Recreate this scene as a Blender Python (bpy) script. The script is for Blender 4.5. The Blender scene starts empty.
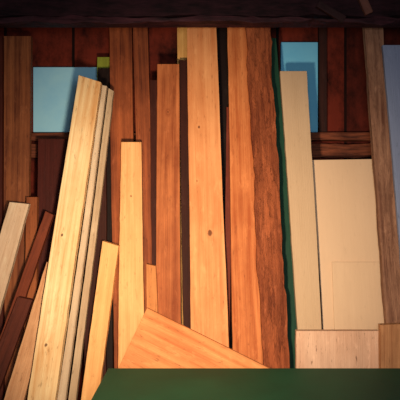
import bpy, math, random
from mathutils import Vector, noise as mn
random.seed(4)
scene = bpy.context.scene
scene.view_settings.view_transform = 'Standard'
CAM = Vector((0, -3.0, 1.2)); K = 1.0/600.0   # half width 1 m at 3 m
SL = 0.16
def ray(px, py): return Vector(((px-200)*K, 1.0, (200-py)*K))
def plane_pt(px, py, layer):
    c = -(0.10+0.036*layer); d = ray(px, py)
    t = (c - SL*(2.2-CAM.z) - CAM.y)/(d.y - SL*d.z)
    return CAM + d*t
def vpt(px, py, y):
    d = ray(px, py); return CAM + d*(y-CAM.y)
def link(o): scene.collection.objects.link(o); return o

# ---------------- materials ----------------
def nt(name):
    m = bpy.data.materials.new(name); m.use_nodes = True
    t = m.node_tree; return m, t, t.nodes['Principled BSDF']
def math_n(t, op, a, b=None, c=None, clamp=False):
    n = t.nodes.new('ShaderNodeMath'); n.operation = op; n.use_clamp = clamp
    for i, v in enumerate((a, b, c)):
        if v is None: continue
        if isinstance(v, (int, float)): n.inputs[i].default_value = v
        else: t.links.new(v, n.inputs[i])
    return n.outputs[0]
def mix(t, fac, a, b, mode='MIX'):
    n = t.nodes.new('ShaderNodeMix'); n.data_type = 'RGBA'; n.blend_type = mode
    for i, v in ((0, fac), (6, a), (7, b)):
        if isinstance(v, (int, float)): n.inputs[i].default_value = v
        elif isinstance(v, tuple): n.inputs[i].default_value = (*v[:3], 1)
        else: t.links.new(v, n.inputs[i])
    return n.outputs[2]
def noise(t, vec, scale=1, detail=3, rough=0.5):
    n = t.nodes.new('ShaderNodeTexNoise'); n.inputs['Scale'].default_value = scale
    n.inputs['Detail'].default_value = detail; n.inputs['Roughness'].default_value = rough
    t.links.new(vec, n.inputs['Vector']); return n.outputs[0]
def comb(t, x, y, z):
    n = t.nodes.new('ShaderNodeCombineXYZ')
    for i, v in enumerate((x, y, z)):
        if isinstance(v, (int, float)): n.inputs[i].default_value = v
        else: t.links.new(v, n.inputs[i])
    return n.outputs[0]
def lin(c):
    return tuple(((x/255)/12.92 if x/255 <= .04045 else ((x/255+.055)/1.055)**2.4) for x in c)
def wood(name, light, dark, contrast=0.5, knots=(), stain=0.3, freq=60, rough=0.68, bumpy=0.35, flaky=0.0, wear=0.45, ringy=.35):
    m, t, bs = nt(name); L, D = lin(light), lin(dark)
    seed = random.uniform(0, 50); fq = random.uniform(.7, 1.4)
    uvn = t.nodes.new('ShaderNodeUVMap'); uvn.uv_map = 'UVMap'
    s = t.nodes.new('ShaderNodeSeparateXYZ'); t.links.new(uvn.outputs[0], s.inputs[0])
    u, v = s.outputs[0], s.outputs[1]
    warp = noise(t, comb(t, math_n(t, 'MULTIPLY', u, 8*fq), math_n(t, 'MULTIPLY', v, .6*fq), seed), 1, 3, .4)
    ph = math_n(t, 'ADD', math_n(t, 'MULTIPLY', u, freq*3*fq), math_n(t, 'MULTIPLY', warp, 40/fq))
    kmask = None
    for (ku, kv, r) in knots:
        du = math_n(t, 'SUBTRACT', u, ku); dv = math_n(t, 'MULTIPLY', math_n(t, 'SUBTRACT', v, kv), 0.75)
        d2 = math_n(t, 'ADD', math_n(t, 'MULTIPLY', du, du), math_n(t, 'MULTIPLY', dv, dv))
        d = math_n(t, 'DIVIDE', math_n(t, 'SQRT', d2), r)
        d = math_n(t, 'ADD', d, math_n(t, 'MULTIPLY_ADD', noise(t, comb(t, math_n(t, 'MULTIPLY', u, 130), math_n(t, 'MULTIPLY', v, 90), seed), 1, 2), .9, -.45))
        mk = math_n(t, 'MULTIPLY', math_n(t, 'SUBTRACT', 1.5, d, clamp=True), 1.4, clamp=True)
        halo = math_n(t, 'POWER', 2.718, math_n(t, 'MULTIPLY', d, -0.45))
        ph = math_n(t, 'ADD', ph, math_n(t, 'MULTIPLY', halo, 11))
        kmask = mk if kmask is None else math_n(t, 'MAXIMUM', kmask, mk)
    ring = math_n(t, 'MULTIPLY_ADD', math_n(t, 'SINE', ph), 0.5, 0.5)
    ring = math_n(t, 'POWER', ring, 1.8)
    fade = noise(t, comb(t, math_n(t, 'MULTIPLY', u, 12), math_n(t, 'MULTIPLY', v, 1.6), seed+44), 1, 3)
    ring = math_n(t, 'MULTIPLY', ring, math_n(t, 'MULTIPLY_ADD', fade, 2.4, -.4, clamp=True))
    streak = noise(t, comb(t, math_n(t, 'MULTIPLY', u, 280), math_n(t, 'MULTIPLY', v, 4), seed+9), 1, 5, .7)
    streak = math_n(t, 'MULTIPLY_ADD', streak, 2.6, -0.8, clamp=True)
    band = noise(t, comb(t, math_n(t, 'MULTIPLY', u, 50), math_n(t, 'MULTIPLY', v, .9), seed+14), 1, 3, .5)
    band = math_n(t, 'MULTIPLY_ADD', band, 2.6, -0.85, clamp=True)
    tone = noise(t, comb(t, math_n(t, 'MULTIPLY', u, 5), math_n(t, 'MULTIPLY', v, 3), seed+61), 1, 4, .6)
    blot = noise(t, comb(t, math_n(t, 'MULTIPLY', u, 18), math_n(t, 'MULTIPLY', v, 5), seed+3), 1, 8, .7)
    f = math_n(t, 'ADD', math_n(t, 'MULTIPLY', ring, ringy), math_n(t, 'ADD', math_n(t, 'MULTIPLY', streak, .6), math_n(t, 'MULTIPLY', band, .55)))
    f = math_n(t, 'ADD', f, math_n(t, 'MULTIPLY_ADD', tone, 1.8, -.9))
    f = math_n(t, 'MULTIPLY', f, contrast, clamp=True)
    col = mix(t, f, L, D)
    bl = math_n(t, 'MULTIPLY', math_n(t, 'MULTIPLY_ADD', blot, 3.6, -1.6, clamp=True), stain)
    col = mix(t, bl, col, tuple(x*0.45 for x in D))
    w1 = noise(t, comb(t, math_n(t, 'MULTIPLY', u, 30), math_n(t, 'MULTIPLY', v, 9), seed+21), 1, 6, .7)
    col = mix(t, math_n(t, 'MULTIPLY', math_n(t, 'MULTIPLY_ADD', w1, 5, -2.8, clamp=True), wear), col, tuple(min(1, x*1.3+.02) for x in L))
    w2 = noise(t, comb(t, math_n(t, 'MULTIPLY', u, 90), math_n(t, 'MULTIPLY', v, 22), seed+31), 1, 5, .7)
    col = mix(t, math_n(t, 'MULTIPLY', math_n(t, 'MULTIPLY_ADD', w2, 7, -4.15, clamp=True), wear*1.4, clamp=True), col, tuple(x*0.35 for x in D))
    h = math_n(t, 'ADD', streak, math_n(t, 'MULTIPLY', blot, .6))
    if flaky:
        vo = t.nodes.new('ShaderNodeTexVoronoi'); vo.feature = 'F1'; vo.inputs['Scale'].default_value = 1
        t.links.new(comb(t, math_n(t, 'ADD', math_n(t, 'MULTIPLY', u, 60), math_n(t, 'MULTIPLY', w1, 4)), math_n(t, 'ADD', math_n(t, 'MULTIPLY', v, 9), math_n(t, 'MULTIPLY', w2, 3)), seed), vo.inputs['Vector'])
        vs = t.nodes.new('ShaderNodeSeparateColor'); t.links.new(vo.outputs['Color'], vs.inputs[0])
        fl = math_n(t, 'MULTIPLY', math_n(t, 'MULTIPLY_ADD', vs.outputs[0], 2.5, -1.1, clamp=True), flaky)
        col = mix(t, fl, col, tuple(min(1, x*1.3) for x in L))
        ed = math_n(t, 'MULTIPLY', math_n(t, 'MULTIPLY_ADD', vo.outputs['Distance'], 2.5, -1.1, clamp=True), flaky)
        col = mix(t, ed, col, tuple(x*.6 for x in D))
        h = math_n(t, 'ADD', h, math_n(t, 'MULTIPLY', vs.outputs[0], 1.0))
    if kmask is not None:
        col = mix(t, math_n(t, 'MULTIPLY', kmask, .85), col, lin((85, 38, 16)))
    t.links.new(col, bs.inputs['Base Color'])
    bs.inputs['Roughness'].default_value = rough
    bs.inputs['Specular IOR Level'].default_value = 0.25
    b = t.nodes.new('ShaderNodeBump'); b.inputs['Strength'].default_value = bumpy; b.inputs['Distance'].default_value = 0.004
    t.links.new(h, b.inputs['Height']); t.links.new(b.outputs[0], bs.inputs['Normal'])
    return m
def plain(name, c, c2=None, scale=8, rough=0.6, stretch=(1, 1, 1), bump=0.1):
    m, t, bs = nt(name)
    tc = t.nodes.new('ShaderNodeTexCoord'); mp = t.nodes.new('ShaderNodeMapping')
    mp.inputs['Scale'].default_value = stretch; t.links.new(tc.outputs['Object'], mp.inputs[0])
    n = noise(t, mp.outputs[0], scale, 6, .6)
    f = math_n(t, 'MULTIPLY_ADD', n, 2.4, -0.7, clamp=True)
    t.links.new(mix(t, f, lin(c), lin(c2 or c)), bs.inputs['Base Color'])
    bs.inputs['Roughness'].default_value = rough; bs.inputs['Specular IOR Level'].default_value = 0.2
    b = t.nodes.new('ShaderNodeBump'); b.inputs['Strength'].default_value = bump; b.inputs['Distance'].default_value = 0.004
    t.links.new(n, b.inputs['Height']); t.links.new(b.outputs[0], bs.inputs['Normal'])
    return m
def siding(name, c, c2, pitch):
    m, t, bs = nt(name)
    tc = t.nodes.new('ShaderNodeTexCoord'); s = t.nodes.new('ShaderNodeSeparateXYZ'); t.links.new(tc.outputs['Object'], s.inputs[0])
    x = math_n(t, 'ADD', s.outputs[0], s.outputs[1])
    cell = math_n(t, 'DIVIDE', x, pitch); fr = math_n(t, 'FRACT', cell); fl = math_n(t, 'FLOOR', cell)
    g = math_n(t, 'LESS_THAN', fr, 0.04)
    wn = t.nodes.new('ShaderNodeTexWhiteNoise'); wn.noise_dimensions = '1D'; t.links.new(fl, wn.inputs['W'])
    st = noise(t, comb(t, math_n(t, 'MULTIPLY', x, 60), fl, math_n(t, 'MULTIPLY', s.outputs[2], 3)), 1, 4)
    bl = noise(t, comb(t, math_n(t, 'MULTIPLY', x, 9), fl, math_n(t, 'MULTIPLY', s.outputs[2], 6)), 1, 6, .7)
    f = math_n(t, 'ADD', math_n(t, 'MULTIPLY', wn.outputs[0], .5), math_n(t, 'MULTIPLY', st, .5), clamp=True)
    col = mix(t, f, lin(c), lin(c2)); col = mix(t, g, col, (0.004, 0.002, 0.002))
    col = mix(t, math_n(t, 'MULTIPLY_ADD', bl, 4, -1.7, clamp=True), col, tuple(x*.3 for x in lin(c2)))
    t.links.new(col, bs.inputs['Base Color']); bs.inputs['Roughness'].default_value = .8
    bs.inputs['Specular IOR Level'].default_value = 0.15
    return m

# ---------------- builders ----------------
def mesh_obj(name, verts, faces, mat, uvf=None, origin=Vector((0, 0, 0)), bevel=0.002):
    me = bpy.data.meshes.new(name); me.from_pydata([v-origin for v in verts], [], faces); me.update()
    if uvf:
        uv = me.uv_layers.new(name='UVMap')
        for p in me.polygons:
            for li in p.loop_indices:
                w = me.vertices[me.loops[li].vertex_index].co + origin
                uv.data[li].uv = uvf(w)
    me.materials.append(mat)
    o = link(bpy.data.objects.new(name, me)); o.location = origin
    if bevel:
        b = o.modifiers.new('bevel', 'BEVEL'); b.width = bevel; b.segments = 2; b.limit_method = 'ANGLE'; b.angle_limit = 0.9
    return o
def box(name, x0, x1, y0, y1, z0, z1, mat, bevel=0.003):
    vs = [Vector((x, y, z)) for z in (z0, z1) for y in (y0, y1) for x in (x0, x1)]
    fs = [(0, 2, 3, 1), (4, 5, 7, 6), (0, 1, 5, 4), (2, 6, 7, 3), (0, 4, 6, 2), (1, 3, 7, 5)]
    og = Vector(((x0+x1)/2, (y0+y1)/2, z0))
    return mesh_obj(name, vs, fs, mat, lambda w: (w.x-og.x, w.z), og, bevel)
def beam(name, x0, x1, y0, y1, z0, z1, mat, amp=.006, bevel=.003, n=140):
    vs = []; fs = []
    for i in range(n+1):
        x = x0+(x1-x0)*i/n
        for j, (y, z) in enumerate(((y0, z0), (y1, z0), (y1, z1), (y0, z1))):
            q = mn.noise(Vector((x*7, j*5.3, z0*9)))+.5*mn.noise(Vector((x*23, j*5.3, z0*9)))
            vs.append(Vector((x, y+(amp*.5*q if j in (0, 3) else 0), z+(amp*q if j == 0 or j == 3 else 0))))
    for i in range(n):
        a = 4*i
        for j in range(4): fs.append((a+j, a+(j+1) % 4, a+4+(j+1) % 4, a+4+j))
    fs += [(3, 2, 1, 0), (4*n, 4*n+1, 4*n+2, 4*n+3)]
    return mesh_obj(name, vs, fs, mat, None, Vector(((x0+x1)/2, (y0+y1)/2, z0)), bevel)

def board(label, TL, TR, BR, BL, layer, light, dark, name='wooden_board', cat='board', th=0.03, wav=0.0, knots=(), mat=None, up=False, group='salvaged boards leaning on the wall', zb=0.0, **kw):
    a, b, c, d = (plane_pt(*p, layer) for p in (TL, TR, BR, BL))
    ztl, ztr = a.z, b.z
    if up: ztl = ztr = 2.28
    n = 70 if wav else 40
    yc = -(0.10+0.036*layer)
    wb = c.x - d.x; mb = (c.x+d.x)/2; wt = b.x-a.x; mt = (a.x+b.x)/2; zt0 = (a.z+b.z)/2; zb0 = (c.z+d.z)/2
    def mid(z): return mt + (mb-mt)*(zt0-z)/(zt0-zb0)
    def wid(z):
        k = (zt0-z)/(zt0-zb0); k = max(0, min(1.05, k)); return wt+(wb-wt)*k
    ph = [random.uniform(0, 6.28) for _ in range(8)]
    sd = random.uniform(0, 99)
    def wob(z, s):
        if not wav: return 0.0010*math.sin(z*5+ph[s]) + 0.0018*mn.noise(Vector((z*20, sd, s*7)))
        return wav*(math.sin(z*9+ph[s])*.5+math.sin(z*23+ph[s+2])*.35+1.0*mn.noise(Vector((z*22, sd, s*7)))+.5*mn.noise(Vector((z*60, sd, s*7))))
    verts = []; faces = []
    for i in range(n+1):
        k = i/n
        for s, zt in ((0, ztl), (1, ztr)):
            z = zb + (zt-zb)*k
            x = mid(z) + (wid(z)/2+wob(z, s))*(-1 if s == 0 else 1)
            y = yc - SL*(2.2-z)
            verts.append(Vector((x, y, z))); 
            verts.append(Vector((x, y+th, z)))
    for i in range(n):
        o = 4*i; q = o+4
        faces += [(o, o+2, q+2, q), (o+1, q+1, q+3, o+3), (o, q, q+1, o+1), (o+2, o+3, q+3, q+2)]
    faces += [(0, 1, 3, 2), (4*n, 4*n+2, 4*n+3, 4*n+1)]
    kk = []
    for (px, py, r) in knots:
        p = plane_pt(px, py, layer); kk.append((p.x-mid(p.z), p.z, r*0.0042))
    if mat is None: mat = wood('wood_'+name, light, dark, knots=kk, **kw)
    og = Vector((mid(zb), yc-SL*(2.2-zb)+th/2, zb))
    def uvf(w):
        yf = yc - SL*(2.2-w.z); return (w.x-mid(w.z)+(w.y-yf)*(1 if w.x > mid(w.z) else -1), w.z)
    o = mesh_obj(name, verts, faces, mat, uvf, og, 0.0012)
    o['label'] = label; o['category'] = cat
    if group: o['group'] = group
    return o

# ---------------- room ----------------
def struct(o): o['kind'] = 'structure'; return o
mwall = siding('wall_planks', (122, 46, 31), (70, 25, 20), 0.34)
mdark = plain('dark_beam', (54, 27, 34), (12, 6, 10), 11, .8, (1, 3, 4), .9)
mrail = plain('rail_wood', (140, 78, 52), (44, 20, 16), 9, .7, (1, 6, 10), .6)
struct(box('wall_back', -2.2, 2.2, 0.0, 0.08, 0, 2.5, mwall, 0))
struct(box('wall_left', -2.28, -2.2, -3.6, 0.08, 0, 2.5, mwall, 0))
struct(box('wall_right', 2.2, 2.28, -3.6, 0.08, 0, 2.5, mwall, 0))
struct(box('floor', -2.28, 2.28, -3.6, 0.08, -0.08, 0, plain('floor_concrete', (70, 62, 55), (45, 40, 36), 5, .9), 0))
struct(box('ceiling', -2.28, 2.28, -3.6, 0.08, 2.5, 2.56, mdark, 0))
za, zc = vpt(0, 132, -0.07).z, vpt(0, 157, -0.07).z
zm = za - 0.052
struct(beam('trim_1', -2.2, 2.2, -0.07, 0, zm+.012, za-.002, mrail, .003))
struct(beam('trim_2', -2.2, 2.2, -0.075, 0, zc, zm-.004, mrail, .009))
struct(box('trim_3', -2.2, 2.2, -0.08, 0, 2.14, 2.24, mrail, .004))
zbm = vpt(0, 22, -0.5).z
struct(beam('trim_4', -2.2, 2.2, -0.50, -0.41, zbm+.026, 2.5, mdark, .016, .004))
struct(beam('trim_5', -2.2, 2.2, -0.512, -0.43, zbm-.004, zbm+.018, plain('purple_lath', (78, 42, 50), (20, 10, 15), 10, .7, (1, 4, 6), .9), .020))
struct(box('trim_6', vpt(319, 0, -.035).x, vpt(327, 0, -.035).x, -.035, 0, za+.003, 2.13, wood('batten', (60, 26, 20), (36, 15, 12), contrast=.8), .002))

def scrap(label, p0, p1, wpx, y, light, dark):
    a = vpt(*p0, y); b = vpt(*p1, y); d = (b-a); L = d.length; d.normalize(); nn = Vector((-d.z, 0, d.x))*(wpx*K*2.5/2)
    f = [a-nn, b-nn*1.1, b+nn*.9, a+nn]; vs = f+[p+Vector((0, .022, 0)) for p in f]
    fs = [(0, 1, 2, 3), (7, 6, 5, 4)]+[(i, i+4, (i+1) % 4+4, (i+1) % 4) for i in range(4)]
    og = (a+b)/2
    o = mesh_obj('wooden_cleat', vs, fs, wood('scrap', light, dark), lambda w: ((w-a).dot(nn.normalized()), (w-a).dot(d)), og, .002)
    o['label'] = label; o['category'] = 'wood scrap'
scrap('dark wooden cleat nailed aslant on the overhead beam', (318, 3), (345, 19), 7, -.53, (56, 30, 32), (20, 10, 12))
scrap('small brown wooden cleat nailed to the overhead beam', (362, -4), (370, 13), 8, -.53, (130, 84, 70), (64, 36, 32))

mb1 = plain('foam_blue', (164, 228, 255), (140, 210, 252), 5, .8)
mb2 = plain('foam_teal', (126, 214, 255), (104, 196, 250), 5, .8)
def foam(x0, x1, ytop, mat, label):
    p = vpt(x0, ytop, -0.045); q = vpt(x1, ytop, -0.045)
    o = box('foam_panel', p.x, q.x, -0.045, -0.008, za+.003, p.z, mat, .003)
    o['label'] = label; o['category'] = 'insulation panel'
foam(33, 99, 67, mb1, 'pale blue rigid foam panel standing on the wall rail')
foam(281, 318, 42, mb2, 'bright blue rigid foam panel standing on the wall rail')

# ---------------- boards ----------------
B = board
B('dark reddish board standing beside an orange-brown board', (-24, 36), (2, 36), (2, 205), (-24, 205), 2, (90, 36, 25), (50, 20, 14))
B('dull orange-brown wide board leaning on the dark wall', (4, 36), (31, 36), (29, 205), (2, 205), 1, (174, 108, 66), (96, 48, 30), contrast=.8)
B('dark red stained board below the pale blue foam', (38, 139), (70, 139), (70, 300), (36, 300), 1, (84, 31, 24), (46, 17, 14))
B('narrow orange-brown offcut standing on end', (26, 197), (37, 197), (36, 330), (24, 330), 3, (170, 100, 58), (100, 50, 28))
B('lime green painted board showing only its top end', (97, 57), (111, 57), (112, 200), (97, 200), -.4, (150, 165, 60), (120, 130, 40), cat='painted board')
B('very dark brown narrow board beside the blue foam', (98, 68), (110, 68), (112, 240), (98, 240), .8, (30, 14, 11), (16, 8, 6))
B('reddish brown board behind pale pine studs', (84, 160), (106, 160), (106, 330), (84, 330), 3, (66, 28, 19), (34, 14, 11))
B('whitish weathered pine board tilted sideways', (9, 202), (29, 204), (0, 310), (-21, 306), 5, (244, 220, 190), (190, 150, 110), contrast=.5)
B('dark red-brown stick tilted across paler boards', (45, 211), (54, 215), (10, 345), (-2, 339), 6, (136, 66, 40), (76, 34, 22))
B('short dark brown batten with square cut end', (17, 297), (33, 300), (-4, 400), (-22, 394), 7, (108, 52, 36), (54, 24, 18))
B('tan pine board squeezed beside the tall pale stud', (46, 262), (60, 266), (24, 400), (4, 400), 7, (228, 180, 134), (175, 114, 72))
B('tall pale yellow pine stud leaning sideways', (78, 75), (101, 82), (55, 400), (27, 400), 8.6, (255, 232, 180), (212, 158, 98), th=.04, knots=[(62, 235, .9), (46, 345, 1.1)], contrast=.75, stain=.08)
B('greyish pale pine strip stacked beside the tall stud', (102.5, 85), (107, 86), (65.5, 400), (57.5, 400), 7.3, (208, 194, 168), (158, 130, 102), stain=.1)
B('narrow pale pine strip at the edge of the stack', (108.5, 88), (114, 91), (76, 400), (68.5, 400), 6.4, (196, 178, 148), (144, 110, 80), stain=.15)
B('short yellow pine stud with slanted cut end', (102, 241), (119, 246), (98, 400), (81, 400), 8.2, (240, 190, 126), (200, 134, 74), th=.04, stain=.1)
B('orange-brown wide board rising behind the beam', (109, 22), (131, 22), (137, 300), (113, 300), 2, (184, 102, 58), (98, 46, 27), up=True, contrast=.85)
B('brown aged board rising behind the beam', (133, 22), (147, 22), (157, 330), (141, 330), 3, (168, 92, 53), (86, 40, 25), up=True, contrast=.85)
B('light pine board with square cut top', (121, 142), (141, 142), (145, 362), (118, 362), 6, (244, 192, 132), (208, 138, 80), knots=[(131, 196, .6)], stain=.1, contrast=.7)
B('short tan offcut beside the light pine board', (146, 264), (156, 266), (159, 362), (147, 362), 6, (210, 144, 86), (164, 96, 52))
B('dark reddish narrow board between brown boards', (150, 80), (157, 80), (158, 330), (152, 330), 4, (70, 28, 18), (38, 15, 11))
B('orange-brown board with square cut top', (157, 64), (179, 64), (181, 345), (156, 345), 5, (204, 126, 76), (138, 70, 37), knots=[(168, 112, .6)], contrast=.85, stain=.35)
B('pale yellow board top behind darker boards', (177, 22), (190, 22), (192, 330), (180, 330), 1, (235, 190, 115), (180, 120, 60), up=True)
B('dark red-brown board beside the wide knotty board', (179, 60), (193, 60), (195, 330), (183, 330), 3, (66, 28, 19), (36, 15, 11))
B('wide light orange board with dark knots', (187, 22), (216, 22), (229, 350), (191, 350), 6, (236, 172, 116), (196, 120, 70), knots=[(199, 127, .9), (210, 233, 1.9), (197, 181, .45)], up=True, stain=.14, contrast=.75)
B('near-black filler board standing in for shade in the gap', (214, 22), (228, 22), (238, 340), (222, 340), 1, (28, 12, 10), (16, 8, 6), up=True)  # filler for the gap, its shade put into the near-black colour
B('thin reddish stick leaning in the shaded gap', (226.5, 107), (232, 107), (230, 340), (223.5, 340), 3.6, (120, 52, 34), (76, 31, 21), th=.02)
B('bright orange board with straight grain', (227.5, 22), (248, 22), (268, 366), (233, 366), 5, (226, 148, 90), (170, 90, 46), up=True, contrast=.85, stain=.22)
B('rough reddish brown live-edge board with ragged edge', (246, 22), (270, 22), (289.5, 366), (263, 366), 6.5, (184, 104, 64), (104, 48, 30), up=True, wav=.006, contrast=.85, stain=.42, freq=60, bumpy=.9, flaky=.26, wear=.65)
B('dark green painted board behind the beige board', (260, 38), (276, 38), (300, 340), (278, 340), 3, (24, 72, 55), (17, 54, 43), cat='painted board', contrast=.6, wear=.1)
B('beige painted board with square cut top', (280, 71), (307, 71), (322, 331), (298, 331), 4.5, (202, 178, 147), (186, 159, 127), cat='painted board', contrast=.35, stain=.06, wear=.15, ringy=.05)
B('large flat beige hardboard panel', (312, 160), (377, 159), (392, 330), (323, 330), 3, (218, 192, 162), (208, 180, 148), name='hardboard_panel', cat='panel', th=.012, group='', contrast=.3, stain=.05, wear=.1, ringy=0, bumpy=.1)
B('smaller beige hardboard offcut leaning on the larger panel', (332, 262), (385, 262), (392, 332), (335, 332), 3.5, (218, 192, 161), (206, 178, 147), name='hardboard_panel', cat='panel', th=.006, group='', contrast=.4, stain=.07, wear=.1, ringy=0, bumpy=.1)
B('mottled greyish brown rough post beside the grey panel', (364, 22), (383, 22), (405, 330), (387, 330), 5.2, (186, 142, 114), (110, 70, 54), up=True, contrast=.85, stain=.5, th=.035, bumpy=.6, flaky=.2, wear=.6, wav=.0025)
B('pale grey-blue panel leaning beside the rough post', (383, 45), (440, 45), (465, 330), (407, 330), 6.6, (142, 158, 192), (128, 144, 178), name='painted_panel', cat='panel', group='', th=.02, contrast=.3, stain=.1, ringy=0)
B('low pinkish beige panel standing behind the green table', (296, 331), (379, 331), (380, 368), (296, 368), 7.5, (224, 190, 164), (188, 142, 114), name='plywood_panel', cat='panel', group='', contrast=.55, stain=.3, wear=.8, ringy=.1)
B('low tan wooden board standing behind the green table', (380, 325), (430, 323), (430, 368), (381, 368), 8.7, (208, 156, 110), (146, 94, 60), contrast=.7, stain=.35)

# plywood square standing on its corner
lay = 9.4; y0c = -(0.10+0.036*lay)
P = plane_pt(147, 308, lay); Lu = 0.58; ang = math.radians(-25.5)
M = (P.z - Lu*math.sin(-ang))/math.cos(ang)
uu = Vector((math.cos(ang), 0, math.sin(ang))); vv = Vector((math.sin(ang), 0, -math.cos(ang)))
pts = [P, P+uu*Lu, P+uu*Lu+vv*M, P+vv*M]
fr = [Vector((p.x, y0c-SL*(2.2-p.z), p.z)) for p in pts]; bk = [p+Vector((0, .016, 0)) for p in fr]
fs = [(0, 3, 2, 1), (4, 5, 6, 7)]+[(i, (i+1) % 4, (i+1) % 4+4, i+4) for i in range(4)]
def puv(w):
    q = Vector((w.x-P.x, 0, w.z-P.z)); return (q.dot(vv), q.dot(uu))
low = fr[2]
o = mesh_obj('plywood_panel', fr+bk, fs, wood('ply', (228, 160, 102), (186, 110, 62), contrast=.8, stain=.22, freq=30, wear=.6), puv, low, .0015)
o['label'] = 'orange plywood square standing on its corner behind the table'; o['category'] = 'panel'

# ---------------- green table ----------------
mg = plain('green_paint', (4, 82, 58), (3, 68, 48), 5, .6)
yb = -0.80; tz = vpt(0, 368, yb).z; tx = vpt(108, 368, yb).x
tab = link(bpy.data.objects.new('table', None)); tab.location = (tx+.85, -1.2, 0)
tab['label'] = 'dark green painted table in front of the leaning lumber'; tab['category'] = 'table'
def part(o):
    o.parent = tab; o.location = o.location - tab.location; return o
part(box('tabletop', tx, tx+1.7, -1.6, yb, tz-.03, tz, mg, .004))
part(box('apron', tx+.06, tx+1.64, -1.54, -.86, tz-.11, tz-.03, mg, .003))
for x in (tx+.06, tx+1.58):
    for y in (-1.54, -.92):
        part(box('leg', x, x+.06, y, y+.06, 0, tz-.11, mg, .003))

# ---------------- light ----------------
def aim(o, loc, tgt):
    o.location = loc; o.rotation_euler = (Vector(tgt)-Vector(loc)).to_track_quat('-Z', 'Y').to_euler()
l = bpy.data.lights.new('lamp_warm', 'SPOT'); l.energy = 168; l.color = (1, .70, .44); l.shadow_soft_size = .04
l.spot_size = math.radians(78); l.spot_blend = 1.0
aim(link(bpy.data.objects.new('lamp_warm', l)), (-0.10, -2.15, 1.10), (-0.03, 0, 0.93))
l = bpy.data.lights.new('lamp_soft', 'AREA'); l.energy = 15; l.color = (1, .92, .90); l.size = .4; l.shape = 'DISK'
aim(link(bpy.data.objects.new('lamp_soft', l)), (0.1, -2.9, 1.35), (0.12, 0, 1.2))
w = bpy.data.worlds.new('world'); scene.world = w; w.use_nodes = True
w.node_tree.nodes['Background'].inputs[0].default_value = (.5, .35, .45, 1)
w.node_tree.nodes['Background'].inputs[1].default_value = .01

cd = bpy.data.cameras.new('camera'); cam = link(bpy.data.objects.new('camera', cd)); cam.location = CAM
cam.rotation_euler = (math.radians(90), 0, 0); cd.sensor_width = 36; cd.lens = 36*3/2.0
scene.camera = cam
